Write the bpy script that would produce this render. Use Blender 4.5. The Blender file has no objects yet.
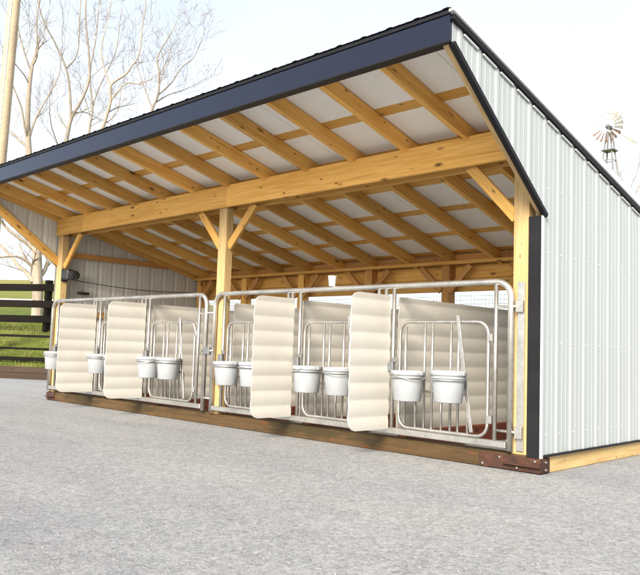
import bpy, bmesh, math, random
from mathutils import Vector, Matrix
R = math.radians
random.seed(7)
scene = bpy.context.scene
C = scene.collection

# ------------------------------------------------------------------ camera
F_PX, W_PX, H_PX = 746.36, 640.0, 575.0
CAM = Vector((2.6294, -5.0439, 0.8442)); YAW, PITCH, ROLL = .770, .0829, .0341
cy_, sy_, cp_, sp_ = math.cos(YAW), math.sin(YAW), math.cos(PITCH), math.sin(PITCH)
FWD = Vector((-sy_*cp_, cy_*cp_, sp_)); _r = Vector((cy_, sy_, 0)); _u = _r.cross(FWD)
RGT = _r*math.cos(ROLL) + _u*math.sin(ROLL); UPV = _u*math.cos(ROLL) - _r*math.sin(ROLL)
cam = bpy.data.cameras.new('camera'); cam_o = bpy.data.objects.new('camera', cam); C.objects.link(cam_o)
cam.sensor_width = 36; cam.sensor_fit = 'HORIZONTAL'; cam.lens = 36*F_PX/W_PX
cam.clip_start = .05; cam.clip_end = 3000
M3 = Matrix((RGT, UPV, -FWD)).transposed().to_4x4(); M3.translation = CAM
cam_o.matrix_world = M3
scene.camera = cam_o

def ray(px, py):
    return (FWD*F_PX + RGT*(px - W_PX/2) - UPV*(py - H_PX/2)).normalized()
def at_dist(px, py, d):          # a point at horizontal distance d from where the photo was taken
    r = ray(px, py); return CAM + r*(d/math.hypot(r.x, r.y))

# ------------------------------------------------------------------ world, sun, exposure
SUN_AZ = Vector((.42, -.90)); SUN_EL = R(31)
world = bpy.data.worlds.new('World'); scene.world = world; world.use_nodes = True
nt = world.node_tree; nt.nodes.clear()
out = nt.nodes.new('ShaderNodeOutputWorld'); bg = nt.nodes.new('ShaderNodeBackground')
sky = nt.nodes.new('ShaderNodeTexSky'); sky.sky_type = 'NISHITA'; sky.sun_disc = False
sky.sun_elevation = SUN_EL; sky.sun_rotation = math.atan2(SUN_AZ.x, SUN_AZ.y)
sky.altitude = 100; sky.air_density = 1.0; sky.dust_density = 3.0; sky.ozone_density = 1.5
hsv = nt.nodes.new('ShaderNodeHueSaturation'); hsv.inputs['Saturation'].default_value = .6; hsv.inputs['Value'].default_value = 1.0
# thin bright overcast veil, thicker and thinner in places
tc = nt.nodes.new('ShaderNodeTexCoord'); nz = nt.nodes.new('ShaderNodeTexNoise'); nz.inputs['Scale'].default_value = 1.6; nz.inputs['Detail'].default_value = 5
rp = nt.nodes.new('ShaderNodeValToRGB'); rp.color_ramp.elements[0].position = .38; rp.color_ramp.elements[1].position = .66
rp.color_ramp.elements[0].color = (.12,)*3+(1,); rp.color_ramp.elements[1].color = (.85,)*3+(1,)
mx = nt.nodes.new('ShaderNodeMix'); mx.data_type = 'RGBA'; mx.inputs[7].default_value = (2.95, 3.08, 3.3, 1)
nt.links.new(tc.outputs['Generated'], nz.inputs['Vector']); nt.links.new(nz.outputs['Fac'], rp.inputs['Fac'])
nt.links.new(sky.outputs[0], hsv.inputs['Color']); nt.links.new(hsv.outputs[0], mx.inputs[6]); nt.links.new(rp.outputs[0], mx.inputs[0])
nt.links.new(mx.outputs[2], bg.inputs['Color']); bg.inputs['Strength'].default_value = .12
nt.links.new(bg.outputs[0], out.inputs['Surface'])
sl = bpy.data.lights.new('sun', 'SUN'); sl.energy = 2.75; sl.angle = R(24); sl.color = (1, .91, .78)
so = bpy.data.objects.new('sun', sl); C.objects.link(so)
sd = Vector((SUN_AZ.x, SUN_AZ.y, 0)).normalized()*math.cos(SUN_EL) + Vector((0, 0, math.sin(SUN_EL)))
so.rotation_euler = (-sd).to_track_quat('-Z', 'Y').to_euler(); so.location = (10, -10, 12)
vs = scene.view_settings; vs.view_transform = 'Standard'; vs.look = 'None'; vs.exposure = 1.6; vs.gamma = 1; vs.use_curve_mapping = False

# ------------------------------------------------------------------ materials
MATS = {}
def base(name, col, rough=.6, metal=0, spec=.5):
    m = bpy.data.materials.new(name); m.use_nodes = True; b = m.node_tree.nodes['Principled BSDF']
    b.inputs['Base Color'].default_value = (*col, 1); b.inputs['Roughness'].default_value = rough
    b.inputs['Metallic'].default_value = metal; b.inputs['Specular IOR Level'].default_value = spec
    MATS[name] = m; return m, m.node_tree, b
def N(t, kind, **kw):
    n = t.nodes.new(kind)
    for k, v in kw.items():
        if k in n.inputs: n.inputs[k].default_value = v
        else: setattr(n, k, v)
    return n
def ramp(t, fac, stops):
    r = t.nodes.new('ShaderNodeValToRGB'); e = r.color_ramp.elements
    while len(e) < len(stops): e.new(.5)
    for s, (p, c) in zip(e, stops): s.position = p; s.color = (*c, 1) if len(c) == 3 else c
    t.links.new(fac, r.inputs['Fac']); return r.outputs['Color']
def mixc(t, f, a, b, mode='MIX'):
    m = t.nodes.new('ShaderNodeMix'); m.data_type = 'RGBA'; m.blend_type = mode
    for sock, v in ((m.inputs[0], f), (m.inputs[6], a), (m.inputs[7], b)):
        if hasattr(v, 'is_output'): t.links.new(v, sock)
        else: sock.default_value = v if isinstance(v, (int, float)) else (*v, 1)
    return m.outputs[2]
def objcoord(t, scale=(1, 1, 1), rnd=True):
    tc = t.nodes.new('ShaderNodeTexCoord'); mp = t.nodes.new('ShaderNodeMapping'); mp.inputs['Scale'].default_value = scale
    src = tc.outputs['Object']
    if rnd:
        oi = t.nodes.new('ShaderNodeObjectInfo'); mul = N(t, 'ShaderNodeMath', operation='MULTIPLY'); mul.inputs[1].default_value = 37.0
        ad = N(t, 'ShaderNodeVectorMath', operation='ADD')
        t.links.new(oi.outputs['Random'], mul.inputs[0]); t.links.new(src, ad.inputs[0]); t.links.new(mul.outputs[0], ad.inputs[1]); src = ad.outputs[0]
    t.links.new(src, mp.inputs['Vector']); return mp.outputs['Vector']
def bump(t, b, h, strength, dist=.01):
    n = N(t, 'ShaderNodeBump', Strength=strength, Distance=dist); t.links.new(h, n.inputs['Height']); t.links.new(n.outputs[0], b.inputs['Normal'])

def wood(name, light, dark, knot, vary=.25, stain=None, grain=(1.2, 26, 26), kn=.075):
    m, t, b = base(name, light, .62, 0, .3)
    v = objcoord(t, grain)
    n1 = N(t, 'ShaderNodeTexNoise', Scale=1.0, Detail=5, Roughness=.6, Distortion=.6); t.links.new(v, n1.inputs['Vector'])
    col = ramp(t, n1.outputs['Fac'], [(.3, dark), (.5, light), (.75, tuple(min(1, x*1.12) for x in light))])
    v5 = objcoord(t, (grain[0]*2.2, grain[1]*4.5, grain[2]*4.5)); n5 = N(t, 'ShaderNodeTexNoise', Scale=1.0, Detail=3, Roughness=.7); t.links.new(v5, n5.inputs['Vector'])
    col = mixc(t, .8, col, ramp(t, n5.outputs['Fac'], [(.36, (.74, .66, .56)), (.55, (1, 1, 1)), (.75, (1.08, 1.06, 1.03))]), 'MULTIPLY')
    v2 = objcoord(t, (.5, 1.4, 1.4)); n2 = N(t, 'ShaderNodeTexNoise', Scale=2.0, Detail=2); t.links.new(v2, n2.inputs['Vector'])
    col = mixc(t, ramp(t, n2.outputs['Fac'], [(.35, (0, 0, 0)), (.7, (.55, .55, .55))]), col, dark)
    v3 = objcoord(t, (2.4, 6.5, 6.5)); vo = N(t, 'ShaderNodeTexVoronoi', Scale=1.0); t.links.new(v3, vo.inputs['Vector'])
    v6 = objcoord(t, (4.2, 13, 13)); vo2 = N(t, 'ShaderNodeTexVoronoi', Scale=1.0, Randomness=1.0); t.links.new(v6, vo2.inputs['Vector'])
    col = mixc(t, ramp(t, vo2.outputs['Distance'], [(kn*.8, (.85, .85, .85)), (kn*1.5, (0, 0, 0))]), col, knot)
    kmask = ramp(t, vo.outputs['Distance'], [(kn*.55, (1, 1, 1)), (kn*1.7, (0, 0, 0))])
    col = mixc(t, kmask, col, knot)
    oi = t.nodes.new('ShaderNodeObjectInfo')
    h = N(t, 'ShaderNodeHueSaturation'); mr = N(t, 'ShaderNodeMapRange'); mr.inputs[3].default_value = 1-vary; mr.inputs[4].default_value = 1+vary*.55
    t.links.new(oi.outputs['Random'], mr.inputs[0]); t.links.new(mr.outputs[0], h.inputs['Value']); t.links.new(col, h.inputs['Color']); col = h.outputs[0]
    if stain:
        v4 = objcoord(t, (.9, 5, 5)); n4 = N(t, 'ShaderNodeTexNoise', Scale=1.5, Detail=6, Roughness=.65); t.links.new(v4, n4.inputs['Vector'])
        col = mixc(t, ramp(t, n4.outputs['Fac'], [(.44, (0, 0, 0)), (.56, (.95, .95, .95))]), col, stain)
    t.links.new(col, b.inputs['Base Color']); bump(t, b, n1.outputs['Fac'], .25, .004)
    return m
wood('pine', (.78, .46, .13), (.62, .32, .07), (.13, .045, .012), .3, kn=.085)
wood('pine_pale', (.52, .375, .185), (.42, .275, .115), (.22, .10, .04), .12)
wood('pine_red', (.58, .31, .10), (.42, .19, .06), (.10, .04, .015), .2)
wood('sill_red', (.15, .045, .024), (.08, .024, .014), (.04, .012, .008), .15)
wood('treated', (.10, .060, .024), (.048, .028, .011), (.15, .045, .014), .1, stain=(.040, .028, .010), kn=.13)
wood('fresh_treated', (.60, .43, .20), (.46, .31, .12), (.25, .13, .05), .08)
wood('black_board', (.010, .008, .006), (.006, .005, .004), (.004, .003, .003), .3); MATS['black_board'].node_tree.nodes['Principled BSDF'].inputs['Specular IOR Level'].default_value = .08
wood('kerb_board', (.055, .034, .020), (.032, .019, .011), (.02, .01, .006), .2)
wood('pole_wood', (.50, .40, .28), (.36, .27, .18), (.2, .13, .08), .05, grain=(.6, 18, 18), kn=.03)

def metal_paint(name, col, rough=.35, streak=.06, spec=.5):
    m, t, b = base(name, col, rough, 0, spec)
    v = objcoord(t, (3, 3, .35)); n = N(t, 'ShaderNodeTexNoise', Scale=2.5, Detail=5); t.links.new(v, n.inputs['Vector'])
    c = ramp(t, n.outputs['Fac'], [(.3, tuple(x*(1-streak) for x in col)), (.7, col)])
    t.links.new(c, b.inputs['Base Color'])
    r = N(t, 'ShaderNodeMapRange'); r.inputs[3].default_value = rough*.8; r.inputs[4].default_value = rough*1.3; t.links.new(n.outputs['Fac'], r.inputs[0]); t.links.new(r.outputs[0], b.inputs['Roughness'])
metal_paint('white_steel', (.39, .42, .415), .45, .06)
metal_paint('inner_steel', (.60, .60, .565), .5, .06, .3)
metal_paint('white_trim', (.58, .60, .59), .4)
metal_paint('black_steel', (.010, .010, .012), .5, .3, .25)
metal_paint('fascia_steel', (.007, .010, .024), .12, .12, .42)
metal_paint('liner', (.88, .865, .82), .6, .04, .3)
def plastic(name, col, rough, grime, band=None):
    m, t, b = base(name, col, rough)
    v = objcoord(t, (1, 1, 1)); n = N(t, 'ShaderNodeTexNoise', Scale=3.0, Detail=6, Roughness=.6); t.links.new(v, n.inputs['Vector'])
    c = ramp(t, n.outputs['Fac'], [(.3, grime), (.62, col)])
    v2 = objcoord(t, (9, 9, 1.2)); n2 = N(t, 'ShaderNodeTexNoise', Scale=3.0, Detail=4); t.links.new(v2, n2.inputs['Vector'])
    c = mixc(t, ramp(t, n2.outputs['Fac'], [(.5, (0, 0, 0)), (.75, (.35, .35, .35))]), c, grime)
    t.links.new(c, b.inputs['Base Color']); bump(t, b, n.outputs['Fac'], .08, .01)
plastic('cream_plastic', (.55, .535, .49), .45, (.51, .485, .435))
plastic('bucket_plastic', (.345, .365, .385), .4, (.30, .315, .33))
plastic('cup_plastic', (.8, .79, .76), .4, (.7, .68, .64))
plastic('black_plastic', (.012, .012, .013), .4, (.03, .028, .025))
m, t, b = base('galvanised', (.62, .61, .57), .38, .85)
v = objcoord(t, (1, 1, 1)); vo = N(t, 'ShaderNodeTexVoronoi', Scale=45.0); t.links.new(v, vo.inputs['Vector'])
n = N(t, 'ShaderNodeTexNoise', Scale=6.0, Detail=5); t.links.new(v, n.inputs['Vector'])
c = mixc(t, .5, ramp(t, vo.outputs['Color'], [(0, (.40, .40, .38)), (1, (.62, .61, .58))]), ramp(t, n.outputs['Fac'], [(.3, (.36, .35, .33)), (.7, (.70, .68, .63))]))
t.links.new(c, b.inputs['Base Color'])
m, t, b = base('grey_cast', (.22, .23, .24), .5, .6)
m, t, b = base('wire', (.45, .45, .44), .5, .6)
m, t, b = base('rust', (.12, .04, .018), .85)
v = objcoord(t); n = N(t, 'ShaderNodeTexNoise', Scale=9.0, Detail=8, Roughness=.7); t.links.new(v, n.inputs['Vector'])
t.links.new(ramp(t, n.outputs['Fac'], [(.3, (.02, .010, .008)), (.52, (.05, .018, .010)), (.75, (.12, .04, .016))]), b.inputs['Base Color']); bump(t, b, n.outputs['Fac'], .4, .006)

# chip-and-dust yard surface
m, t, b = base('gravel', (.3, .3, .3), .9, 0, .25)
tc = t.nodes.new('ShaderNodeTexCoord'); V = tc.outputs['Object']
v1 = N(t, 'ShaderNodeTexVoronoi', Scale=85.0); v2 = N(t, 'ShaderNodeTexVoronoi', Scale=38.0); n1 = N(t, 'ShaderNodeTexNoise', Scale=.45, Detail=6, Roughness=.6); n2 = N(t, 'ShaderNodeTexNoise', Scale=260.0, Detail=3); n3 = N(t, 'ShaderNodeTexNoise', Scale=6.0, Detail=7, Roughness=.7)
for x in (v1, v2, n1, n2, n3): t.links.new(V, x.inputs['Vector'])
sep = t.nodes.new('ShaderNodeSeparateColor'); t.links.new(v1.outputs['Color'], sep.inputs[0])
c = ramp(t, sep.outputs[0], [(0, (.145, .147, .153)), (.25, (.225, .229, .238)), (.8, (.282, .287, .296)), (1, (.37, .372, .376))])
sep2 = t.nodes.new('ShaderNodeSeparateColor'); t.links.new(v2.outputs['Color'], sep2.inputs[0])
c = mixc(t, .35, c, ramp(t, sep2.outputs[1], [(0, (.19, .19, .19)), (.6, (.30, .303, .31)), (1, (.42, .415, .41))]))
c = mixc(t, .8, c, ramp(t, n1.outputs['Fac'], [(.3, (.86, .87, .87)), (.7, (1.06, 1.05, 1.01))]), 'MULTIPLY')
c = mixc(t, .35, c, ramp(t, n3.outputs['Fac'], [(.3, (.78, .78, .79)), (.65, (1.1, 1.1, 1.1))]), 'MULTIPLY')
mpg = t.nodes.new('ShaderNodeMapping'); mpg.inputs['Rotation'].default_value = (0, 0, .5); mpg.inputs['Scale'].default_value = (.22, 1.5, 1)
t.links.new(V, mpg.inputs['Vector']); n5 = N(t, 'ShaderNodeTexNoise', Scale=1.0, Detail=4, Roughness=.55); t.links.new(mpg.outputs[0], n5.inputs['Vector'])
c = mixc(t, .75, c, ramp(t, n5.outputs['Fac'], [(.32, (.84, .84, .85)), (.5, (.98, .99, .99)), (.7, (1.08, 1.06, .99))]), 'MULTIPLY')
t.links.new(c, b.inputs['Base Color'])
ad = N(t, 'ShaderNodeMath', operation='ADD'); t.links.new(v1.outputs['Distance'], ad.inputs[0]); t.links.new(n2.outputs['Fac'], ad.inputs[1]); bump(t, b, ad.outputs[0], .35, .006)
m, t, b = base('stone', (.3, .3, .31), .85)
v = objcoord(t, rnd=False); n = N(t, 'ShaderNodeTexVoronoi', Scale=90.0); t.links.new(v, n.inputs['Vector'])
sp = t.nodes.new('ShaderNodeSeparateColor'); t.links.new(n.outputs['Color'], sp.inputs[0]); t.links.new(ramp(t, sp.outputs[0], [(0, (.10, .10, .102)), (.2, (.19, .19, .19)), (.8, (.235, .235, .233)), (1, (.30, .297, .29))]), b.inputs['Base Color'])
# grass and field
m, t, b = base('field_grass', (.1, .14, .03), .9, 0, .1)
tc = t.nodes.new('ShaderNodeTexCoord'); n1 = N(t, 'ShaderNodeTexNoise', Scale=.10, Detail=8, Roughness=.65); n2 = N(t, 'ShaderNodeTexNoise', Scale=3.0, Detail=6)
for x in (n1, n2): t.links.new(tc.outputs['Object'], x.inputs['Vector'])
c = ramp(t, n1.outputs['Fac'], [(.35, (.085, .12, .02)), (.5, (.13, .15, .03)), (.65, (.20, .18, .06))])
c = mixc(t, .6, c, ramp(t, n2.outputs['Fac'], [(.3, (.6, .6, .6)), (.7, (1.2, 1.2, 1.1))]), 'MULTIPLY')
sx = t.nodes.new('ShaderNodeSeparateXYZ'); t.links.new(tc.outputs['Object'], sx.inputs[0])
mr = N(t, 'ShaderNodeMapRange'); mr.inputs[1].default_value = 2.0; mr.inputs[2].default_value = 6.0; t.links.new(sx.outputs['Z'], mr.inputs[0])
c = mixc(t, mr.outputs[0], c, mixc(t, n1.outputs['Fac'], (.17, .19, .04), (.27, .24, .08)))      # dry stubble higher up the hill
t.links.new(c, b.inputs['Base Color']); bump(t, b, n2.outputs['Fac'], .4, .05)
m, t, b = base('grass_blade', (.09, .15, .02), .7, 0, .2)
v = objcoord(t, rnd=False); n = N(t, 'ShaderNodeTexNoise', Scale=2.5, Detail=3); t.links.new(v, n.inputs['Vector'])
t.links.new(ramp(t, n.outputs['Fac'], [(.35, (.07, .105, .014)), (.52, (.12, .15, .024)), (.66, (.19, .17, .06))]), b.inputs['Base Color'])
base('lane_gravel', (.72, .70, .66), .9)
def bark(name, a, c2):
    m, t, b = base(name, a, .85, 0, .2); v = objcoord(t, (1, 1, .3)); n = N(t, 'ShaderNodeTexNoise', Scale=7.0, Detail=7, Roughness=.7); t.links.new(v, n.inputs['Vector'])
    t.links.new(ramp(t, n.outputs['Fac'], [(.3, c2), (.65, a)]), b.inputs['Base Color']); bump(t, b, n.outputs['Fac'], .6, .03)
bark('bark_pale', (.40, .34, .26), (.22, .18, .14)); bark('bark_grey', (.34, .30, .25), (.20, .17, .14))
metal_paint('mill_blade', (.42, .40, .37), .5, .3)
metal_paint('mill_frame', (.20, .19, .175), .6, .3)
metal_paint('mill_brown', (.26, .13, .07), .7, .4)
metal_paint('mill_vane', (.50, .44, .30), .6, .2)

# ------------------------------------------------------------------ helpers
def link(o, parent=None, **props):
    C.objects.link(o)
    if parent: o.parent = parent
    for k, v in props.items(): o[k] = v
    return o
def mesh_obj(name, verts, faces, mat, parent=None, smooth=False, **props):
    me = bpy.data.meshes.new(name); me.from_pydata([tuple(v) for v in verts], [], faces); me.update()
    me.materials.append(MATS[mat])
    if smooth: me.polygons.foreach_set('use_smooth', [True]*len(me.polygons))
    return link(bpy.data.objects.new(name, me), parent, **props)
def thing(name, label, cat, loc=(0, 0, 0), group=None):
    o = bpy.data.objects.new(name, None); o.location = loc; o.empty_display_size = .1
    link(o); o['label'] = label; o['category'] = cat
    if group: o['group'] = group
    return o
_box_cache = {}
def box_mesh(sx, sy, sz, mat, bev=.004):
    key = (round(sx, 4), round(sy, 4), round(sz, 4), mat, bev)
    if key in _box_cache: return _box_cache[key]
    bm = bmesh.new(); bmesh.ops.create_cube(bm, size=1)
    for v in bm.verts: v.co = Vector((v.co.x*sx, v.co.y*sy, v.co.z*sz))
    if bev and min(sx, sy, sz) > bev*2.2: bmesh.ops.bevel(bm, geom=bm.edges[:], offset=bev, segments=1, affect='EDGES')
    me = bpy.data.meshes.new('box'); bm.to_mesh(me); bm.free(); me.materials.append(MATS[mat]); _box_cache[key] = me
    return me
def place(o, mw, parent):
    if parent: o.matrix_basis = Matrix.Translation(-parent_loc(parent)) @ mw
    else: o.matrix_basis = mw
def parent_loc(p):
    v = Vector((0, 0, 0))
    m = Matrix.Identity(4)
    while p: m = p.matrix_basis @ m; p = p.parent
    return m.translation
def board(name, p0, p1, w, h, mat, parent=None, side=None, bev=.004, **props):
    """a sawn board from p0 to p1 (axis through its middle); w across 'side', h across the other direction"""
    p0, p1 = Vector(p0), Vector(p1); d = p1 - p0; L = d.length; x = d.normalized()
    z = Vector(side) if side else Vector((0, 0, 1))
    y = z.cross(x).normalized(); z = x.cross(y).normalized()
    M = Matrix((x, y, z)).transposed().to_4x4(); M.translation = (p0+p1)/2
    o = bpy.data.objects.new(name, box_mesh(L, w, h, mat, bev)); link(o, parent, **props)
    if parent:
        pm = Matrix.Identity(4); q = parent
        while q: pm = q.matrix_basis @ pm; q = q.parent
        o.matrix_basis = pm.inverted() @ M
    else: o.matrix_basis = M
    return o
def cuboid(name, x0, x1, y0, y1, z0, z1, mat, parent=None, bev=.004, **props):
    """axis aligned board, its long axis taken as grain direction"""
    s = (x1-x0, y1-y0, z1-z0); c = Vector(((x0+x1)/2, (y0+y1)/2, (z0+z1)/2)); k = max(range(3), key=lambda i: s[i])
    e = Vector((0, 0, 0)); e[k] = s[k]/2
    if k == 0: return board(name, c-e, c+e, s[1], s[2], mat, parent, (0, 0, 1), bev, **props)
    if k == 1: return board(name, c-e, c+e, s[0], s[2], mat, parent, (0, 0, 1), bev, **props)
    return board(name, c-e, c+e, s[1], s[0], mat, parent, (1, 0, 0), bev, **props)
def tube_geo(V, Fc, pts, rad, n=8, cap=True, square=False):
    pts = [Vector(p) for p in pts]; base_i = len(V); m = len(pts)
    rads = rad if isinstance(rad, (list, tuple)) else [rad]*m
    up = None
    for i, p in enumerate(pts):
        a = pts[max(i-1, 0)]; c = pts[min(i+1, m-1)]; t = (c-a).normalized()
        if up is None:
            up = Vector((0, 1, 0)) if abs(t.y) < .9 else Vector((1, 0, 0))
        u = (up - t*up.dot(t)).normalized(); up = u; w = t.cross(u)
        for k in range(n):
            an = 2*math.pi*(k+(.5 if square else 0))/n
            s = rads[i]*(1.25 if square else 1)
            V.append(p + (u*math.cos(an) + w*math.sin(an))*s)
    for i in range(m-1):
        for k in range(n):
            a = base_i+i*n+k; b2 = base_i+i*n+(k+1) % n; Fc.append((a, b2, b2+n, a+n))
    if cap:
        Fc.append(tuple(base_i+k for k in range(n))[::-1]); Fc.append(tuple(base_i+(m-1)*n+k for k in range(n)))
def tube(name, pts, rad, mat, parent=None, n=8, **props):
    V, Fc = [], []; tube_geo(V, Fc, pts, rad, n)
    return mesh_obj(name, V, Fc, mat, parent, True, **props)
def rounded(x0, x1, z0, z1, r, y, corners=(1, 1, 1, 1), seg=5, close=True):
    """rounded rectangle path in a plane of constant y; corners: bl, br, tr, tl"""
    P = []
    cs = [((x0+r, z0+r), 180, corners[0], (x0, z0)), ((x1-r, z0+r), 270, corners[1], (x1, z0)), ((x1-r, z1-r), 0, corners[2], (x1, z1)), ((x0+r, z1-r), 90, corners[3], (x0, z1))]
    for (cx, cz), a0, on, hard in cs:
        if on:
            for k in range(seg+1):
                a = R(a0+90*k/seg); P.append((cx+r*math.cos(a), y, cz+r*math.sin(a)))
        else: P.append((hard[0], y, hard[1]))
    if close: P.append(P[0])
    return P
def lathe(name, prof, mat, parent=None, n=28, loc=(0, 0, 0), **props):
    V, Fc = [], []
    for r, z in prof:
        for k in range(n): a = 2*math.pi*k/n; V.append((r*math.cos(a)+loc[0], r*math.sin(a)+loc[1], z+loc[2]))
    for i in range(len(prof)-1):
        for k in range(n): a = i*n+k; b2 = i*n+(k+1) % n; Fc.append((a, b2, b2+n, a+n))
    Fc.append(tuple(range(n))[::-1])
    return mesh_obj(name, V, Fc, mat, parent, True, **props)

# ------------------------------------------------------------------ terrain
P0 = Vector((-13.6, 1.84)); DL = Vector((.83, .545)).normalized(); NL = Vector((-DL.y, DL.x))
PROF = [(-900, -.004), (-.06, -.004), (0.0, .14), (.3, .27), (3.3, 1.06), (8, 1.42), (20, 2.6), (34, 4.3), (60, 7.3), (84, 9.6), (110, 10.2), (200, 9.0), (900, 6.0)]
def hill(u):
    for (a, za), (b2, zb) in zip(PROF, PROF[1:]):
        if u <= b2: f = (u-a)/(b2-a); return za+(zb-za)*f
    return PROF[-1][1]
def uv(x, y): p = Vector((x, y))-P0; return p.dot(NL), p.dot(DL)
def xy(u, s): p = P0 + NL*u + DL*s; return p.x, p.y
def hill2(u, s):        # the hill stands to the left and sinks away behind the barn
    z = hill(u)
    if u < 3: return z
    k = min(1, max(0, (s+.5*u)/(.33*u+6))); k = k*k*(3-2*k); z0 = 1.0
    return z if z < z0 else z0+(z-z0)*(1-.72*k)
def ground_z(x, y): return hill2(*uv(x, y))
us = [-300, -150, -60, -20, -.06, 0, .1, .3, .8, 1.5, 2.4, 3.3, 4.5, 6, 8, 11, 15, 20, 27, 34, 42, 50, 60, 72, 84, 96, 110, 150, 200, 350, 700]
ss = [-600, -300, -150, -90, -60, -40, -28, -20, -14, -10, -7, -4, -2, 0, 2, 4, 7, 10, 14, 20, 28, 40, 60, 90, 150, 300, 600]
V, Fc = [], []
for u in us:
    for s in ss:
        x, y = xy(u, s); dz = 0 if u < .8 else (math.sin(s*.11+u*.05)*.02*min(u, 40)/4 + math.sin(s*.9+u*.7)*.02)
        V.append((x, y, hill2(u, s)+dz))
k = len(ss)
for i in range(len(us)-1):
    for j in range(k-1): a = i*k+j; Fc.append((a, a+1, a+k+1, a+k))
mesh_obj('field', V, Fc, 'field_grass', None, True, kind='structure')
# gravel yard laid over the flat part
V, Fc = [], []
gu = [-70, -40, -25, -15, -8, -4, -1.5, -.02]
gs = [-60, -30, -15, -6, 0, 6, 12, 18, 26, 40, 70]
for u in gu:
    for s in gs: x, y = xy(u, s); V.append((x, y, 0.0))
k = len(gs)
for i in range(len(gu)-1):
    for j in range(k-1): a = i*k+j; Fc.append((a, a+1, a+k+1, a+k))
mesh_obj('gravel_yard', V, Fc, 'gravel', None, False, kind='structure')
# farm lane across the hill, lying on the slope
V, Fc = [], []
for i, s in enumerate(range(-80, 41, 4)):
    for u in (18.5, 22.5):
        uu = u + .6*math.sin(s*.05); x, y = xy(uu, s); V.append((x, y, hill2(uu, s)+.18))
for i in range(30): a = i*2; Fc.append((a, a+2, a+3, a+1))
mesh_obj('farm_lane', V, Fc, 'lane_gravel', None, False, kind='structure')
# loose stones on the yard
import numpy as np
rs = random.Random(3); rg_ = np.random.default_rng(3)
NS = 80000
dd_ = np.exp(rg_.uniform(math.log(2.3), math.log(13.0), NS)); aa_ = YAW + np.radians(rg_.uniform(-30, 31, NS))
sx_, sy2_ = CAM.x - np.sin(aa_)*dd_, CAM.y + np.cos(aa_)*dd_
ok = ~((sy2_ > -.03) & (sx_ < .04) & (sx_ > -7.63)) & ((sx_-P0.x)*NL.x+(sy2_-P0.y)*NL.y < -.2)
sx_, sy2_, dd_ = sx_[ok], sy2_[ok], dd_[ok]; NS = len(sx_)
sz_ = rg_.uniform(.0016, .0037, NS)*np.where(rg_.random(NS) < .012, 2.2, 1.0)
tmpl = np.array(((1, .1, -.1), (-.2, .9, -.1), (-1, -.1, -.1), (.1, -.9, -.1), (.1, .1, .75)))
VV = tmpl[None]*sz_[:, None, None]*rg_.uniform(.6, 1.35, (NS, 5, 3)); VV[:, :, 0] += sx_[:, None]; VV[:, :, 1] += sy2_[:, None]
V = VV.reshape(-1, 3).tolist()
b0_ = np.arange(NS)[:, None, None]*5; Fc = (np.array(((0, 1, 4), (1, 2, 4), (2, 3, 4), (3, 0, 4)))[None]+b0_).reshape(-1, 3).tolist()
mesh_obj('loose_gravel', V, Fc, 'stone', None, False, kind='stuff', label='loose stone chips scattered over the grey gravel yard', category='gravel')
# grass on the bank
V, Fc = [], []
for i in range(26000):
    u = .12 + 9*rs.random()**1.5; s = rs.uniform(-6, 9); x, y = xy(u, s); z = hill(u)-.01; h = rs.uniform(.05, .14)
    a = rs.random()*6.28; w = rs.uniform(.006, .013); b0 = len(V); lx, ly = rs.uniform(-.05, .05), rs.uniform(-.05, .05)
    V += [(x-math.cos(a)*w, y-math.sin(a)*w, z), (x+math.cos(a)*w, y+math.sin(a)*w, z), (x+lx, y+ly, z+h)]; Fc.append((b0, b0+1, b0+2))
mesh_obj('grass', V, Fc, 'grass_blade', None, False, kind='stuff', label='short green grass growing on the bank behind the fence', category='grass')

# ------------------------------------------------------------------ the calf barn
L = 7.6; HS = .124; YO = 1.229; SL = -.25; DEP = 2.72; ZT = 1.906; ZF = 2.80
def roof_z(y): return 2.722 + SL*y           # top of roof
def raft_z(y): return 2.555 + SL*y           # underside of rafters
barn = thing('calf_barn', 'open-fronted timber calf barn with white ribbed metal sides and dark roof', 'barn')
nrm = Vector((0, -SL, 1)).normalized()        # roof normal
# skids
cuboid('skid_beam', -L, -.004, 0, .14, 0.0, HS, 'treated', barn, .008, label='weathered stained front skid timber lying on the gravel')
cuboid('skid_beam', -.14, 0, .144, DEP, 0.0, HS, 'fresh_treated', barn, .006, label='pale side skid timber under the white wall')
cuboid('skid_beam', -L, -L+.14, .144, DEP, 0.0, HS, 'treated', barn, .006)
cuboid('skid_beam', -L+.144, -.144, DEP-.14, DEP, 0.0, HS, 'treated', barn, .006)
for x in (-6.26, -5.10, -3.72, -2.54, -1.362): cuboid('cross_sill', x-.045, x+.045, .144, DEP-.144, .0, .17, 'sill_red', barn)
# rusty corner brackets
def loc(o, v):
    m = Matrix.Identity(4); q = o
    while q: m = q.matrix_basis @ m; q = q.parent
    return m.inverted() @ Vector(v)
def bracket(x0, x1, right):
    b = cuboid('corner_bracket', x0, x1, -.012, -.002, .008, HS-.012, 'rust', barn, .002, label='rusty steel bracket bolted round the skid corner')
    cuboid('bracket_flange', x0+(.22 if right else 0), x1, -.045, -.013, .05, .06, 'rust', b, .001)
    if right: cuboid('bracket_return', .002, .012, -.012, .13, .008, HS-.012, 'rust', b, .002)
    n = 4 if right else 2
    for i in range(n):
        x = x0+.04+(x1-x0-.08)*i/(n-1)
        V, Fc = [], []; tube_geo(V, Fc, [(x, -.022, .03+.062*(i % 2)), (x, -.0125, .03+.062*(i % 2))], .009, 6)
        mesh_obj('bolt', [loc(b, v) for v in V], Fc, 'galvanised', b)
    if right:
        for z in (.03, .085):
            V, Fc = [], []; tube_geo(V, Fc, [(.0125, .06, z), (.022, .06, z)], .009, 6); mesh_obj('bolt', [loc(b, v) for v in V], Fc, 'galvanised', b)
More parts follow.
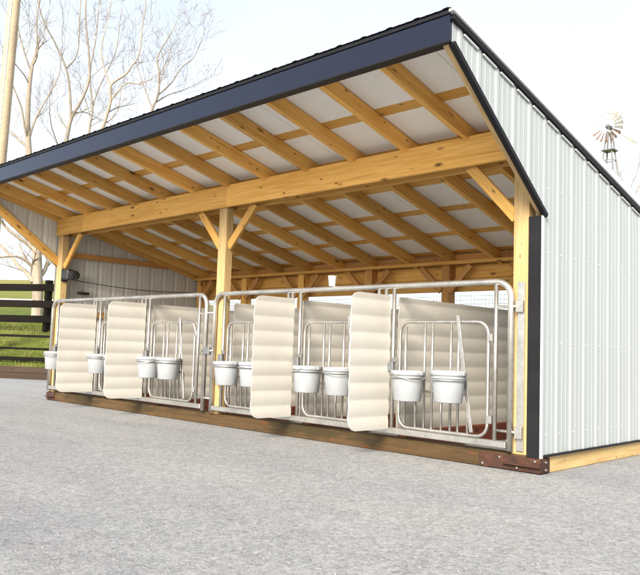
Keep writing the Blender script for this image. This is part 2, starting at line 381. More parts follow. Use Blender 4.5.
bracket(-.50, .012, True); bracket(-L-.012, -L+.22, False)
# front posts, header, knee braces
PX = [(-.235, -.105), (-3.845, -3.715), (-7.56, -7.43)]
for a, b2 in PX: cuboid('post', a, b2, .004, .104, HS, 2.36, 'pine_pale', barn)
for a, b2 in ((-7.565, -6.83), (-6.828, -3.70), (-3.698, -.03)):
    cuboid('header_beam', a, b2, -.035, .003, 2.35, 2.59, 'pine', barn)
for a, b2 in ((-7.565, -3.70), (-3.698, -.03)): cuboid('header_beam', a, b2, .145, .183, 2.35, 2.58, 'pine', barn)
def brace(x0, z0, x1, z1, y=.055, mat='pine', w=.038, h=.09): return board('knee_brace', (x0, y, z0), (x1, y, z1), w, h, mat, barn, (0, 1, 0) and (1, 0, 1))
brace(-3.845, 1.92, -4.24, 2.36); brace(-3.715, 1.92, -3.30, 2.36); brace(-.235, 1.90, -.66, 2.36); brace(-7.42, 1.90, -7.0, 2.36)
# rafters and purlins
NR = 13
def rx(i): return (-.03, -.655, -7.57)[0 if i == 0 else (2 if i == NR else 1)] - (.603*(i-1) if 0 < i < NR else 0)
for i in range(NR+1):
    x = rx(i)
    y0, y1 = -YO+.03, 2.62; h = .125
    o = nrm*(h/2)
    board('rafter', Vector((x, y0, raft_z(y0)))+o, Vector((x, y1, raft_z(y1)))+o, .054, h, 'pine', barn, tuple(nrm))
py = [-YO+.06, -.47, .14, .74, 1.33, 1.92, 2.45]
for y in py:
    o = nrm*(.127+.019); p = Vector((0, y, raft_z(y)))+o
    board('purlin', (-L+.01, p.y, p.z), (-.01, p.y, p.z), .125, .036, 'pine', barn, tuple(nrm))
# blocking between rafters over the rear rail
for i in range(NR):
    xa = rx(i); xb = rx(i+1)
    cuboid('blocking', xb+.029, xa-.029, 2.50, 2.538, raft_z(2.5)+.003, raft_z(2.5)+.11, 'pine_red', barn, .002)
# white underside liner and dark ribbed roof sheets
def slope_pt(x, y, off): p = Vector((x, y, roof_z(y))); return p + nrm*off
RIB = .2286
def profile(a, b2, phase=0):
    """rib profile along one axis: list of (position, height)"""
    P = []; k0 = math.floor((a-phase)/RIB)-1
    for k in range(k0, k0+int((b2-a)/RIB)+4):
        c = phase+k*RIB
        for d, h in ((-.032, 0), (-.014, .0075), (.014, .0075), (.032, 0), (.070, 0), (.076, .002), (.086, .002), (.092, 0), (.136, 0), (.142, .002), (.152, .002), (.158, 0)):
            if a < c+d < b2: P.append((c+d, h))
    P = [(a, P[0][1])] + P + [(b2, P[-1][1])]
    return P
xs = -L-.03
while xs < .03-.01:
    xe = min(xs+.9144, .03); V, Fc = [], []
    for x, h in profile(xs, xe, .03-.04):
        V += [slope_pt(x, -YO-.035, -.024+h), slope_pt(x, DEP+.15, -.024+h)]
    for i in range(len(V)//2-1): Fc.append((2*i, 2*i+2, 2*i+3, 2*i+1))
    o = mesh_obj('roof_sheet', V, Fc, 'black_steel', barn)
    sm = o.modifiers.new('thickness', 'SOLIDIFY'); sm.thickness = .003; sm.offset = -1
    xl = max(xs, -L+.02)
    V = [slope_pt(x, y, z) for z in (-.029, -.033) for x, y in ((xl, -YO), (xe-.004, -YO), (xe-.004, DEP), (xl, DEP))]
    mesh_obj('liner_panel', V, [(0, 1, 2, 3), (7, 6, 5, 4), (0, 4, 5, 1), (1, 5, 6, 2), (2, 6, 7, 3), (3, 7, 4, 0)], 'liner', barn)
    xs = xe
# fascia in lengths, with a black drip edge below and behind
for a, b2 in ((-L-.02, -6.35), (-6.3495, -3.15), (-3.1495, .012)):
    f = cuboid('fascia_board', a, b2, -YO-.022, -YO, ZF+.012, roof_z(-YO)-.040, 'fascia_steel', barn, 0, label='dark blue-grey metal fascia along the roof edge')
    cuboid('drip_edge', a, b2, -YO-.03, -YO+.05, ZF-.003, ZF+.010, 'black_steel', f, .002)
    cuboid('gable_lip', a, b2, -YO-.032, -YO-.0225, roof_z(-YO)-.048, roof_z(-YO)-.022, 'black_steel', f, .002)
# side walls: ribbed sheets, cut to the roof slope above and to the raking edge in front
def wall_bottom(y): return HS+.012 if y >= 0 else ZT + (ZF-ZT)*(-y)/YO
def side_wall(x, sgn, mat, name_mat):
    y0 = -YO
    while y0 < DEP-.01:
        y1 = min(y0+.9144, DEP)
        P = profile(y0, y1, .02); extra = []
        if y0 < 0 < y1: extra = [(-.0004, 0), (.0004, 0)]
        P = sorted(P+extra); V, Fc = [], []
        for y, h in P: V += [(x+sgn*h, y, wall_bottom(y)), (x+sgn*h, y, roof_z(y)-.078)]
        for i in range(len(P)-1):
            f = (2*i, 2*i+2, 2*i+3, 2*i+1); Fc.append(f if sgn > 0 else f[::-1])
        o = mesh_obj('siding_sheet', V, Fc, mat, barn)
        y0 = y1
side_wall(.004, 1, 'white_steel', None); side_wall(-L-.004, -1, 'inner_steel', None)
# rake trims along the roof line
for x, sgn in ((.0, 1), (-L, -1)):
    def rp(y, dz): return Vector((x+sgn*.028, y, roof_z(y)+dz))
    board('rake_trim', rp(-YO-.03, -.014), rp(DEP+.12, -.014), .04, .062, 'white_trim', barn, tuple(nrm), .003)
    board('rake_under_trim', rp(-YO-.01, -.066)-Vector((sgn*.006, 0, 0)), rp(DEP+.1, -.066)-Vector((sgn*.006, 0, 0)), .026, .034, 'black_steel', barn, tuple(nrm), .002)  # black underlayer strip in the gap below the white trim
    if sgn > 0:
        k = 0; y = .02 + math.ceil((-YO-.02)/RIB)*RIB
        while y < DEP-.1:
            p, q2 = rp(y+.03, -.098), rp(y+RIB-.03, -.098); dx = Vector((.014, 0, 0))
            board('closure_tab', p-dx, q2-dx, .014, .014, 'white_trim', barn, tuple(nrm), .002); y += RIB
    # raking front edge: black trim outside, pine board inside
    a = Vector((x+sgn*.012, -YO+.005, ZF)); b2 = Vector((x+sgn*.012, .0, ZT))
    if sgn > 0: board('rake_edge_trim', a, b2+Vector((0, .03, -.02)), .040, .034, 'black_steel', barn, (0, .6, .8), .002)
    board('rake_board', (x-sgn*.03, -YO+.03, ZF+.04), (x-sgn*.03, .10, ZT+.01), .05, .11, 'pine_pale' if sgn > 0 else 'pine', barn, (0, .6, .8))
    cuboid('wall_girt', x-sgn*.02-.019, x-sgn*.02+.019, .15, DEP-.05, 2.06, 2.14, 'pine_red', barn)
    cuboid('wall_girt', x-sgn*.02-.019, x-sgn*.02+.019, .15, DEP-.05, 1.2, 1.29, 'pine_red', barn)
# corner and base trims of the near wall
cuboid('corner_trim', -.100, .003, -.016, -.004, HS-.01, ZT-.02, 'black_steel', barn, .002, label='black metal corner trim on the front edge of the white wall')
cuboid('corner_trim', .0035, .009, -.016, .03, HS-.01, ZT-.02, 'white_trim', barn, .001)
cuboid('base_trim', .005, .03, .035, DEP, HS+.001, HS+.016, 'black_steel', barn, .001)
# screw heads in rows on the near wall
V, Fc = [], []
for zz in (.28, .95, 1.62, 2.10):
    k = -6
    while .02+k*RIB < DEP-.1:
        y = .02+k*RIB+.045; k += 1
        if wall_bottom(y)+.05 < zz < roof_z(y)-.15: tube_geo(V, Fc, [(.004, y, zz), (.009, y, zz)], .0045, 6)
mesh_obj('screw_heads', V, Fc, 'white_trim', barn, False, kind='stuff')
# rear frame
RX = [-.22, -1.30, -2.55, -3.78, -5.06, -6.33, -7.48]
cuboid('support_rail', -L+.05, -.05, 2.40, 2.44, 1.913, 1.953, 'pine', barn)
for x in RX:
    cuboid('post', x-.06, x+.06, 2.48, 2.60, HS, raft_z(2.5), 'pine_red' if x > -4.5 else 'pine', barn)
    for s in (-1, 1):
        if -L+.5 < x+s*.4 < -.2 or True:
            xa = x+s*.06; xb = x+s*.36
            if -L < xb < 0: board('knee_brace', (xa, 2.47, 1.60), (xb, 2.47, 1.90), .035, .075, 'pine_red', barn, (1, 0, 1) if s < 0 else (-1, 0, 1))
for z0, z1 in ((1.60, 1.755), (1.758, 1.92)): cuboid('wall_plank', -L+.02, -.02, 2.602, 2.64, z0, z1, 'pine', barn)
cuboid('wall_plank', -L+.02, -.02, 2.602, 2.64, 1.923, 2.05, 'pine_red', barn)
V, Fc = [], []
for i in range(121): z = .15+.98*i/120; xo = 2.66+.012*math.sin(2*math.pi*z/.12); V += [(-L+.02, xo, z), (-.02, xo, z)]
for i in range(120): Fc.append((2*i, 2*i+1, 2*i+3, 2*i+2))
mesh_obj('wall_panel', V, Fc, 'cream_plastic', barn, True)
V, Fc = [], []
x = -L+.05
while x < -.05: tube_geo(V, Fc, [(x, 2.655, 1.13), (x, 2.655, 1.61)], .0022, 4, False); x += .05
z = 1.15
while z < 1.6: tube_geo(V, Fc, [(-L+.05, 2.651, z), (-.05, 2.651, z)], .0022, 4, False); z += .05
mesh_obj('wire_mesh', V, Fc, 'wire', barn)

# ------------------------------------------------------------------ pen dividers
def corrugated(name, x, y0, y1, z0, z1, parent, mat='cream_plastic', pitch=.138, amp=.0042, r_front=.09):
    V, Fc = [], []; n = 120; th = .004
    for i in range(n+1):
        z = z0+(z1-z0)*i/n; yf = y0; e = min(z-z0, z1-z)
        if e < r_front: yf = y0 + r_front - math.sqrt(max(0, r_front**2-(r_front-e)**2))
        xo = amp*(abs(math.sin(math.pi*z/pitch))*2-1)
        V += [(x+xo+th, yf, z), (x+xo+th, y1, z), (x+xo-th, yf, z), (x+xo-th, y1, z)]
    for i in range(n):
        a = 4*i; b2 = a+4
        Fc += [(a, a+1, b2+1, b2), (a+2, b2+2, b2+3, a+3), (a, b2, b2+2, a+2), (a+1, a+3, b2+3, b2+1)]
    Fc += [(0, 2, 3, 1), (4*n, 4*n+1, 4*n+3, 4*n+2)]
    o = mesh_obj(name, V, Fc, mat, parent, True); 
    o.data.polygons.foreach_set('use_smooth', [True]*len(o.data.polygons))
    o.modifiers.new('e', 'EDGE_SPLIT').split_angle = R(40)
    return o
DIV = [(-1.362, 'cream corrugated pen divider jutting forward just left of the right-hand pen', True),
       (-2.545, 'cream corrugated pen divider jutting forward nearest right of the middle post', True),
       (-3.735, 'grey-cream corrugated pen divider behind the middle post, set wholly inside the barn', False),
       (-5.105, 'cream corrugated pen divider jutting forward, second from the far left end', True),
       (-6.265, 'cream corrugated pen divider jutting forward at the far left end of the barn', True)]
for x, lab, fr in DIV:
    d = thing('pen_divider', lab, 'pen divider', (x, 0, .17), 'corrugated dividers between the calf pens')
    if fr: corrugated('feed_screen', 0, -.56, -.055, .03, 1.155, d)
    corrugated('partition_panel', 0, .06 if fr else .18, 2.3, .0, 1.15, d, r_front=.02)

# ------------------------------------------------------------------ gates
GY = -.030
def build_gate(dx, label, right):
    g = thing('pen_gate', label, 'gate', (dx-.227, GY, .16), 'galvanised gates across the calf pens')
    ox = -dx+.227                       # local x = world x + ox ; local z = world z - .16
    lx = lambda x: x+dx+ox              # template x (right gate world) -> local
    lz = lambda z: z-.16
    T = lambda n, pts, r, p=g, mat='galvanised', k=8: tube(n, pts, r, mat, p, k)
    rail = rounded(lx(-3.80), lx(-.227), lz(.14), lz(1.405), .125, 0, (0, 0, 1, 1), 7, False)
    # outer frame: one bent tube, open at the foot
    P = [(lx(-.227), 0, lz(.145))] + rail[2:] + [(lx(-3.80), 0, lz(.145))]
    T('frame', P, .0245, k=10)
    V, Fc = [], []
    board('base_rail', Vector((lx(-3.775)+dx-.227, GY, .185)), Vector((lx(-.252)+dx-.227, GY, .185)), .045, .05, 'galvanised', g, (0, 0, 1), .006)
    for x in (-3.637, -2.654, -2.594, -2.481, -1.509, -1.428, -1.340, -.355):
        T('upright', [(lx(x), 0, lz(.211)), (lx(x), 0, lz(1.381))], .0165)
    for pi, (xl, xr) in enumerate(((-3.637, -2.654), (-2.481, -1.509), (-1.340, -.355))):
        fy = -.002; x0, x1 = lx(xl)+.075, lx(xr)-.062; z0, z1 = lz(.225), lz(1.10)
        V, Fc = [], []; tube_geo(V, Fc, rounded(x0, x1, z0, z1, .095, fy), .0135, 8, False)
        fg = mesh_obj('feed_gate', V, Fc, 'galvanised', g, True)
        w = x1-x0
        for f in (.07, .30, .39, .60, .685):
            T('bar', [(x0+w*f, fy, z0+.012+(.02 if f < .1 else 0)), (x0+w*f, fy, z1-.012-(.025 if f < .1 else 0))], .0105, fg)
        for f in (.20, .50, .79): T('bar', [(x0+w*f, fy, z0+.012), (x0+w*f, fy, z0+.30)], .010, fg)
        T('short_rail', [(x0+.01, fy, z0+.31), (x0+w*.78, fy, z0+.31)], .010, fg)
        # slanting lever with its pivot plates
        board('lever', Vector((x0+w*.69+dx-.227, GY-.03, 1.15)), Vector((x0+w*.855+dx-.227, GY-.03, .25)), .012, .03, 'galvanised', fg, (1, 0, 0), .002)
        for zz in (lz(.98), lz(.36)):
            cuboid('hinge', lx(xr)-.058+dx-.227, lx(xr)-.018+dx-.227, GY-.022, GY+.018, zz+.16-.03, zz+.16+.03, 'galvanised', fg, .003)
        # latch casting on the left upright
        lt = cuboid('latch', lx(xl)-.03+dx-.227, lx(xl)+.035+dx-.227, GY-.05, GY-.018, .68, .76, 'grey_cast', g, .006)
        cuboid('latch_tongue', lx(xl)+.02+dx-.227, lx(xl)+.07+dx-.227, GY-.04, GY-.022, .76, .80, 'grey_cast', lt, .003)
        # bucket rings and the plate between them
        for cxl in (lx(xl)+.285, lx(xl)+.675):
            ring = [(cxl+.139*math.cos(a*math.pi/12), -.165+.139*math.sin(a*math.pi/12), lz(.645)) for a in range(25)]
            V, Fc = [], []; tube_geo(V, Fc, ring, .005, 6, False); rg = mesh_obj('bucket_ring', V, Fc, 'galvanised', fg, True)
            T('ring_stay', [(cxl, -.165+.139, lz(.645)), (cxl, -.012, lz(.645))], .006, rg, 'galvanised', 6)
        cuboid('holder_plate', lx(xl)+.44+dx-.227, lx(xl)+.52+dx-.227, GY-.022, GY-.014, .54, .66, 'galvanised', fg, .002)
    # hinge pins / latch rods on the right-hand end
    if right:
        sp = cuboid('hinge_plate', -.185, -.128, -.014, -.002, .15, 1.40, 'galvanised', g, .002)
        for z in (1.215, .285):
            cuboid('hinge_block', -.186, -.126, -.045, -.016, z-.045, z+.045, 'galvanised', sp, .004)
            tube('hinge_rod', [(lx(-.355), 0, lz(z)), (lx(-.15), 0, lz(z))], .011, 'galvanised', g)
    else:
        for z in (1.20, .28): tube('hinge_rod', [(lx(-.355), 0, lz(z)), (lx(-.10), 0, lz(z))], .011, 'galvanised', g)
        lt = cuboid('gate_latch', -3.925, -3.83, GY-.045, GY+.02, .75, .83, 'grey_cast', g, .006)
        tube('latch_pin', [(lx(-.25), -.02, lz(.79)), (lx(-.06), -.02, lz(.79))], .012, 'galvanised', g)
    return g
build_gate(0, 'near right-hand galvanised gate with three pens, hinged to the corner post', True)
build_gate(-3.72, 'far left-hand galvanised gate with three pens, left of the middle post', False)

# ------------------------------------------------------------------ buckets
def bucket(cx, label, dz=0, rot=0.0):
    t_ = thing('bucket', label, 'bucket', (cx, GY-.165, .455+dz), 'white feed buckets hung on the pen gates')
    t_.rotation_euler = (0, R(random.uniform(-1.5, 1.5)), rot)
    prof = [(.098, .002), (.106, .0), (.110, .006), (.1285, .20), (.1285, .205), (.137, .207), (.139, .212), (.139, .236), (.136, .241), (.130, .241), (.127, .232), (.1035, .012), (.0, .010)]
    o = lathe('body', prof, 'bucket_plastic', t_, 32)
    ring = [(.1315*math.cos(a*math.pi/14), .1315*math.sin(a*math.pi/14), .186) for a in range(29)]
    V, Fc = [], []; tube_geo(V, Fc, ring, .004, 6, False); mesh_obj('rib_ring', V, Fc, 'bucket_plastic', t_, True)
    # wire bail lying down against the front rim
    P = []
    for k in range(13):
        a = math.pi*k/12; P.append((.142*math.cos(a), -.146*math.sin(a), .222-.05*math.sin(a)))
    tube('bail_handle', P, .0028, 'wire', t_, 6)
    for s in (-1, 1): cuboid('handle_ear', cx+s*.140-.006, cx+s*.140+.006, GY-.165-.012, GY-.165+.012, .455+dz+.21, .455+dz+.236, 'bucket_plastic', t_, .002)
    return t_
pens = [(-7.357, 'left end pen, left of the leftmost divider'), (-6.201, 'second pen from the far left'), (-5.060, 'pen just left of the middle post'),
        (-3.637, 'pen just right of the middle post'), (-2.481, 'second pen from the white wall'), (-1.340, 'near right pen by the white wall')]
for i, (xl, w) in enumerate(pens):
    bucket(xl+.285, 'white plastic bucket, ' + ('only one showing at the ' if i == 0 else 'left one of two at the ') + w, random.uniform(-.004, .004), random.uniform(0, 6))
    if i: bucket(xl+.675, 'white plastic bucket, right one of two at the ' + w, .018 if i == 5 else random.uniform(-.003, .006), random.uniform(0, 6))

# ------------------------------------------------------------------ small things
cp = thing('cup', 'small white tapered cup standing on the top rail of the gate', 'cup', (-2.075, GY, 1.430))
lathe('body', [(.030, 0), (.031, .001), (.040, .088), (.042, .091), (.042, .096), (.038, .096), (.029, .004), (0, .004)], 'cup_plastic', cp, 20)
V, Fc = [], []; tube_geo(V, Fc, [(.0415*math.cos(a*math.pi/10), .0415*math.sin(a*math.pi/10), .093) for a in range(21)], .0025, 6, False); mesh_obj('rim', V, Fc, 'cup_plastic', cp, True)
# black hand winch bolted to the left post, with cord along the far wall
wn = thing('winch', 'black winch box with ridged drum on the left front post', 'winch', (-7.35, .05, 1.66))
cuboid('mount_plate', -7.418, -7.405, .0, .10, 1.69, 1.87, 'black_plastic', wn, .003)
cuboid('housing', -7.404, -7.22, -.005, .105, 1.71, 1.86, 'black_plastic', wn, .02)
V, Fc = [], []
drum = [(-7.20, .05), (-7.19, .085), (-7.17, .085), (-7.165, .07), (-7.15, .07), (-7.145, .088), (-7.12, .088), (-7.115, .07), (-7.10, .07), (-7.095, .08), (-7.08, .075), (-7.07, .03)]
pl = Vector((-7.35, .05, 1.66))
tube_geo(V, Fc, [Vector((x, .05, 1.765))-pl for x, r in drum], [r*.82 for x, r in drum], 18); mesh_obj('drum', V, Fc, 'black_plastic', wn, False)
tube('crank', [(.27, 0, .10), (.31, 0, .10), (.31, -.03, .0), (.36, -.03, -.02)], .008, 'black_plastic', wn)
pts = []
for k in range(17):
    f = k/16; y = .13+2.3*f; pts.append((-7.54+.02*f, y, 1.745-.03*f-.05*math.sin(math.pi*f)))
tube('cord', pts, .006, 'black_plastic', None, 6, label='thin dark cord strung along the inside of the far left wall', category='cord')
hk = thing('hanging_handle', 'small black bar handle hanging on the far wall below the winch', 'handle', (-7.53, .42, 1.55))
tube('grip', [(0, -.09, 0), (0, .09, 0)], .02, 'black_plastic', hk); tube('bracket', [(0, 0, 0), (-.065, 0, .02)], .008, 'black_plastic', hk, 6)

# ------------------------------------------------------------------ fence, kerb, pole
def on_line(px, u):      # where the pixel column meets the vertical plane at offset u from the kerb line
    r = ray(px, 340); p0 = Vector((CAM.x, CAM.y)); d = Vector((r.x, r.y)); tt = (u-(p0-P0).dot(NL))/d.dot(NL); return uv(*(p0+d*tt))[1]
kb = thing('kerb', 'low brown timber edging between the gravel yard and the grass', 'edging', (*xy(-.04, 0), 0))
for i in range(5):
    a = Vector((*xy(-.04, -9+i*4.0), 0)); b2 = Vector((*xy(-.04, -9+i*4.0+3.99), 0))
    board('plank', a+Vector((0, 0, .065)), b2+Vector((0, 0, .065)), .06, .13, 'kerb_board', kb, (0, 0, 1))
    board('plank', a+Vector((0, 0, .20)), b2+Vector((0, 0, .20)), .055, .13, 'kerb_board', kb, (0, 0, 1))
u_f = 3.3; s_f = on_line(45.5, u_f); zf0 = hill(u_f)
fx, fy_ = xy(u_f, s_f)
fn = thing('plank_fence', 'black plank fence with three heavy rails on the grass bank', 'fence', (fx, fy_, zf0))
for k in range(4):
    x, y = xy(u_f, s_f-2.4*k); zz = hill(u_f)
    board('post', (x, y, zz-.1), (x, y, zz+1.36), .15, .15, 'black_board', fn, (1, 0, 0))
    if k < 3:
        xa, ya = xy(u_f-.10, s_f-2.4*k+(.28 if k == 0 else 0)); xb, yb = xy(u_f-.10, s_f-2.4*(k+1)+.01)
        for h in (1.16, .74, .32): board('rail', (xa, ya, zz+h+random.uniform(-.02, .02)), (xb, yb, zz+h+random.uniform(-.03, .03)), .04, .19, 'black_board', fn, (0, 0, 1))
u_g = .5; s_g = on_line(48, u_g); gx, gy_ = xy(u_g, s_g)
ln = thing('low_fence', 'low dark fence of three thin rails just above the timber edging', 'fence', (gx, gy_, hill(u_g)))
for k in range(4):
    x, y = xy(u_g, s_g+1.2-2.6*k); zz = hill(u_g); board('post', (x, y, zz-.1), (x, y, zz+.70), .07, .07, 'black_board', ln, (1, 0, 0))
    if k < 3:
        xa, ya = xy(u_g-.06, s_g+1.2-2.6*k); xb, yb = xy(u_g-.06, s_g+1.2-2.6*(k+1)+.01)
        for h, hh in ((.60, .055), (.32, .05), (.09, .09)): board('rail', (xa, ya, zz+h), (xb, yb, zz+h), .03, hh, 'black_board', ln, (0, 0, 1))
# utility pole
pt = at_dist(11.5, 10, 19.0); pb = Vector((pt.x, pt.y, ground_z(pt.x, pt.y)))
up_ = thing('utility_pole', 'weathered wooden utility pole at the left edge of the picture', 'pole', tuple(pb))
V, Fc = [], []; tube_geo(V, Fc, [Vector((_r.x, _r.y, 0))*(z-6)*.022+Vector((0, 0, z)) for z in (-.3, 4, 8, 11.5)], [.165, .155, .14, .125], 14); mesh_obj('shaft', V, Fc, 'pole_wood', up_, True)
tube('ground_wire', [Vector((_r.x, _r.y, 0))*(z-6)*.022+Vector((a, -.1, z)) for a, z in ((.13, 0), (.118, 4), (.11, 8), (.1, 11))], .008, 'wire', up_, 5)
cuboid('cross_arm', pb.x-1.1, pb.x+1.1, pb.y-.20, pb.y-.13, pb.z+10.6, pb.z+10.72, 'pole_wood', up_)

# ------------------------------------------------------------------ bare trees
def grow(V, Fc, p, d, length, r, level, rng):
    n = 4 if level > 1 else 5; pts = [p]; rads = [r]; dd = d.copy(); q = p.copy()
    for i in range(n):
        dd = (dd + Vector((rng.gauss(0, .16), rng.gauss(0, .16), rng.gauss(.05, .10)))).normalized()
        q = q + dd*(length/n); pts.append(q.copy()); rads.append(max(.0055, r*(1-.8*(i+1)/n)))
    tube_geo(V, Fc, pts, rads, 5 if r > .03 else (4 if r > .012 else 3), False)
    if level <= 0: return
    k = {3: 4, 2: 4, 1: 3}.get(level, 3)
    for j in range(k):
        f = rng.uniform(.22, 1.0); i = min(int(f*n), n-1); pp = pts[i].lerp(pts[i+1], f*n-i)
        ax = Vector((rng.gauss(0, 1), rng.gauss(0, 1), rng.gauss(0, .6))); ax = (ax-dd*ax.dot(dd)).normalized()
        nd = (dd*rng.uniform(.55, 1.0) + ax*rng.uniform(.5, .95) + Vector((0, 0, .22))).normalized()
        grow(V, Fc, pp, nd, length*rng.uniform(.42, .72), max(.0075, rads[i]*rng.uniform(.45, .65)), level-1, rng)
def tree(label, dist, limbs, mat, seed, spawn=9, lev=2, name='bare_tree'):
    """limbs: first one is the trunk; each = ((px,py),...), width in px at start, at end, fraction of depth drift"""
    rng = random.Random(seed); s = dist/F_PX
    tr = limbs[0]; b0 = at_dist(tr[0][0][0], tr[0][0][1], dist); gz = ground_z(b0.x, b0.y)
    root = thing(name, label, 'tree', (b0.x, b0.y, gz), 'bare winter trees behind the barn'); O = Vector((b0.x, b0.y, gz))
    cv, cf = [], []
    for li, (pp, w0, w1) in enumerate(limbs):
        P = []; drift = 0 if li == 0 else rng.uniform(-.9, .9)*2.0; n = len(pp)
        for i, (x, y) in enumerate(pp):
            P.append(at_dist(x+rng.gauss(0, .4)*(i > 0), y, dist+drift*i/max(1, n-1))-O)
        if li == 0: P = [Vector((P[0].x*1.0, P[0].y, -.2))] + ([P[0]] if P[0].z > .3 else []) + P[1:]
        # smooth
        Q = []
        for i in range(len(P)-1):
            a = P[max(i-1, 0)]; b2 = P[i]; c2 = P[i+1]; d2 = P[min(i+2, len(P)-1)]
            for k in range(4):
                t_ = k/4; Q.append(.5*((2*b2)+(c2-a)*t_+(2*a-5*b2+4*c2-d2)*t_**2+(3*b2-a-3*c2+d2)*t_**3))
        Q.append(P[-1]); rad = [max(.006, .5*s*(w0+(w1-w0)*(i/(len(Q)-1))**.8)) for i in range(len(Q))]
        if li == 0:
            rad[0] *= 1.35; V, Fc = [], []; tube_geo(V, Fc, Q, rad, 10); mesh_obj('trunk', V, Fc, mat, root, True)
        else: tube_geo(cv, cf, Q, rad, 7, False)
        zmin = 3.4 if li == 0 else 0
        for k in range(spawn-3):
            f = rng.uniform(.30 if li == 0 else .12, 1.0); i = min(int(f*(len(Q)-1)), len(Q)-2); p = Q[i]
            if p.z < zmin: continue
            d = (Q[i+1]-Q[i]).normalized(); ax = Vector((rng.gauss(0, 1), rng.gauss(0, 1), rng.gauss(.2, .5))); ax = (ax-d*ax.dot(d)).normalized()
            nd = (d*rng.uniform(.5, 1)+ax*rng.uniform(.45, .9)+Vector((0, 0, .15))).normalized()
            grow(cv, cf, p, nd, rng.uniform(.9, 1.9)*dist/30, max(.008, rad[i]*rng.uniform(.3, .55)), lev, rng)
        grow(cv, cf, Q[-1], (Q[-1]-Q[-3]).normalized(), 1.3*dist/30, rad[-1], lev, rng)
    mesh_obj('crown', cv, cf, mat, root, True)
    return root
tree('pale bare tree with thick trunk rising behind the black plank fence', 28,
     [(((36, 330), (37, 295), (37, 260), (36, 225), (33, 190), (29, 155), (28, 120), (30, 85), (32, 66)), 11.5, 3.2),
      (((33, 282), (26, 272), (19, 267), (11.5, 257), (0, 245), (-14, 236)), 4.5, 2), (((36, 252), (30, 246), (23, 241), (11, 232), (0, 221), (-15, 210)), 4.5, 2),
      (((34, 268), (30, 264), (23, 259), (13, 256), (0, 257), (-12, 254)), 3.5, 1.5), (((40, 276), (44, 270), (48, 261), (54, 248), (62, 236)), 4.5, 2.5),
      (((29, 148), (22, 143), (12, 133), (6, 127), (-4, 112)), 2.6, 1), (((28, 140), (25, 127), (22, 107), (13, 86), (10, 70)), 2.4, 1),
      (((29, 140), (33, 124), (41, 109), (53, 86), (60, 74)), 2.4, 1), (((31, 72), (24, 50), (18, 27), (14, 8)), 1.8, .8), (((32, 66), (38, 53), (37, 18), (41, -6)), 2.4, .8)], 'bark_pale', 1, 6)
tree('bare tree forking into two leaders above the left part of the roof', 33,
     [(((60, 290), (62, 220), (64, 160), (66, 142), (71, 118), (81, 102), (89, 80), (89, 53), (86, 18), (87, -10)), 6.5, 1.2),
      (((71, 118), (69.5, 89), (66.6, 68), (56, 44), (44, 21), (36, -6)), 3, 1), (((66.6, 68), (77, 53), (80, 15), (81, -8)), 1.8, .8),
      (((73, 114), (84, 112), (97, 118)), 1.6, .8), (((60, 150), (52, 128), (50, 112)), 1.6, .8)], 'bark_grey', 2, 7)
tree('slender upright bare tree standing between two broader bare trees', 35,
     [(((84, 290), (87, 200), (89, 136), (92, 109), (90, 74), (96, 38), (98, 5)), 4.0, .9),
      (((91, 112), (98, 90), (108, 70), (116, 50), (120, 20)), 1.7, .8), (((91, 120), (84, 98), (80, 84)), 1.4, .7)], 'bark_grey', 3, 7)
tree('bare tree with a curved limb sweeping up to the right above the roof', 32,
     [(((96, 280), (98, 200), (100, 140), (104, 124), (110, 102), (111, 85), (124, 75), (132, 66), (139, 54), (143, 24), (146, 6)), 4.8, 1),
      (((111, 86), (105, 71), (102, 49), (108, 20), (112, -8)), 2, .8), (((110, 102), (117, 92), (127, 83), (140, 84), (152, 78)), 2, .8), (((104, 124), (112, 118), (118, 108), (121, 92)), 1.6, .8)], 'bark_pale', 4, 8)
tree('bare fan-shaped tree rising furthest right above the roof edge', 34,
     [(((146, 270), (149, 190), (151, 130), (153, 110), (158, 95), (160, 73), (157, 58), (166, 41), (173, 29)), 4.6, .9),
      (((157, 96), (171, 83), (183, 67), (192.5, 58), (202, 39)), 2, .8), (((153, 110), (146, 92), (140, 75), (136, 62)), 1.8, .7),
      (((155, 103), (168, 95), (183, 90), (197, 84)), 1.5, .7), (((160, 75), (167, 60), (170, 50)), 1.2, .7)], 'bark_grey', 5, 8)
tree('faint far bare tree just showing over the roof below the windmill', 58,
     [(((622, 300), (623, 250), (624, 215), (626, 198), (629, 188)), 3, .8), (((624, 214), (616, 196), (611, 186)), 1.4, .7), (((624, 210), (634, 196), (642, 182)), 1.4, .7)], 'bark_pale', 6, 8)

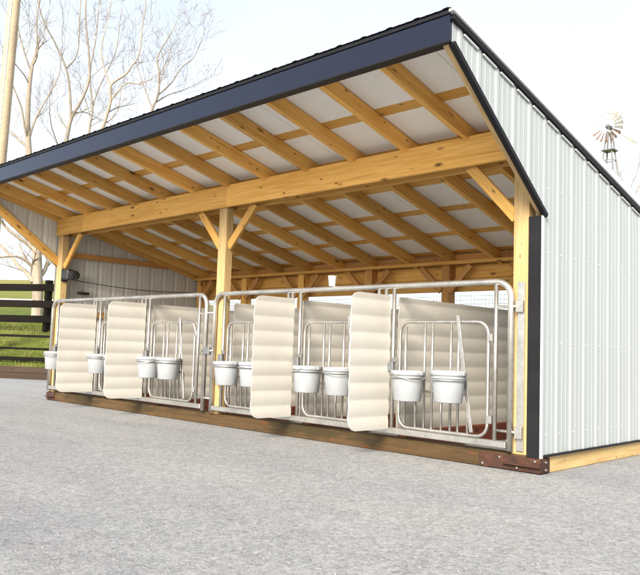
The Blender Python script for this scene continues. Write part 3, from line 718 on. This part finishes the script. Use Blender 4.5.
# ------------------------------------------------------------------ windmill
WD = 52.0; hub = at_dist(609.5, 127.5, WD); s_ = WD/F_PX*.93
wm = thing('windmill', 'old farm water-pumping windmill with multi-bladed wheel and tail vane', 'windmill', (hub.x, hub.y, ground_z(hub.x, hub.y)))
O = wm.location.copy(); H = hub - O
cd = Vector((CAM.x-hub.x, CAM.y-hub.y, 0)).normalized(); rt = Vector((-cd.y, cd.x, 0))   # towards viewer, and viewer's right
ax = (cd*math.cos(R(-24)) + rt*math.sin(R(-24))).normalized(); wr = Vector((-ax.y, ax.x, 0)); upz = Vector((0, 0, 1))
rad_o = 17.0*s_; rad_i = 7.2*s_; wc = H + ax*.35
for k in range(18):
    a = 2*math.pi*(k+.3)/18; e = wr*math.cos(a)+upz*math.sin(a); tg = -wr*math.sin(a)+upz*math.cos(a); tw = (tg*.80+ax*.6).normalized()
    V = []
    for f, hw in ((rad_i, .045), (rad_o*.98, .13)):
        for off in (-.006, .006):
            for sg in (-1, 1): V.append(wc+e*f+tw*sg*hw+ax*off)
    mesh_obj('blade', V, [(0, 1, 5, 4), (2, 6, 7, 3), (0, 4, 6, 2), (1, 3, 7, 5), (4, 5, 7, 6), (0, 2, 3, 1)], 'mill_brown' if math.sin(a) < -.35 else 'mill_blade', wm)  # lower blades browner than the upper ones
for rr in (rad_i*1.05, rad_o*.80):
    V, Fc = [], []; tube_geo(V, Fc, [wc+(wr*math.cos(a*math.pi/18)+upz*math.sin(a*math.pi/18))*rr for a in range(37)], .016, 5, False); mesh_obj('wheel_ring', V, Fc, 'mill_blade', wm, True)
for k in range(6):
    a = math.pi*k/3; tube('spoke', [wc, wc+(wr*math.cos(a)+upz*math.sin(a))*rad_i*1.05], .014, 'mill_blade', wm, 5)
V, Fc = [], []; tube_geo(V, Fc, [H+ax*.45, H+ax*.30, H-ax*.05, H-ax*.35], [.06, .16, .17, .10], 10); mesh_obj('gearbox', V, Fc, 'grey_cast', wm)
tdir = (-ax*.55 + rt*.95).normalized(); tp0 = H-ax*.2; tp1 = H+rt*24*s_-ax*4*s_-upz*17*s_
tube('tail_boom', [tp0, tp1], .03, 'mill_blade', wm, 5)
td = (tp1-tp0).normalized(); tu = Vector((0, 0, 1)); nn = td.cross(tu).normalized()*.02
base_p = tp0+td*18*s_-ax*.02
V = [base_p+td*a*s_+tu*b2*s_+nn*q for q in (-1, 1) for a, b2 in ((0, -2.5), (0, 2.5), (12, 4.5), (12, -5.0))]
mesh_obj('tail_vane', V, [(0, 1, 2, 3), (7, 6, 5, 4), (0, 4, 5, 1), (1, 5, 6, 2), (2, 6, 7, 3), (3, 7, 4, 0)], 'mill_vane', wm)
bw = 1.5; top = Vector((H.x, H.y, H.z-.25))
legs = []
for sx, sy2 in ((-1, -1), (1, -1), (1, 1), (-1, 1)):
    foot = Vector((H.x+sx*bw, H.y+sy2*bw, 0)); tt = Vector((H.x+sx*.12, H.y+sy2*.12, top.z)); legs.append((foot, tt)); tube('leg', [foot, tt], .05, 'mill_frame', wm, 6)
for j in range(1, 7):
    f = j/7
    for a in range(4):
        p = legs[a][0].lerp(legs[a][1], f); q2 = legs[(a+1) % 4][0].lerp(legs[(a+1) % 4][1], f); tube('girt', [p, q2], .025, 'mill_frame', wm, 5)
        p2 = legs[(a+1) % 4][0].lerp(legs[(a+1) % 4][1], f-1/7); tube('brace_rod', [p, p2], .010, 'mill_blade', wm, 4)
zp = H.z - 24*s_
cuboid('platform', hub.x-.42, hub.x+.42, hub.y-.42, hub.y+.42, O.z+zp-.05, O.z+zp+.03, 'grey_cast', wm, .01)
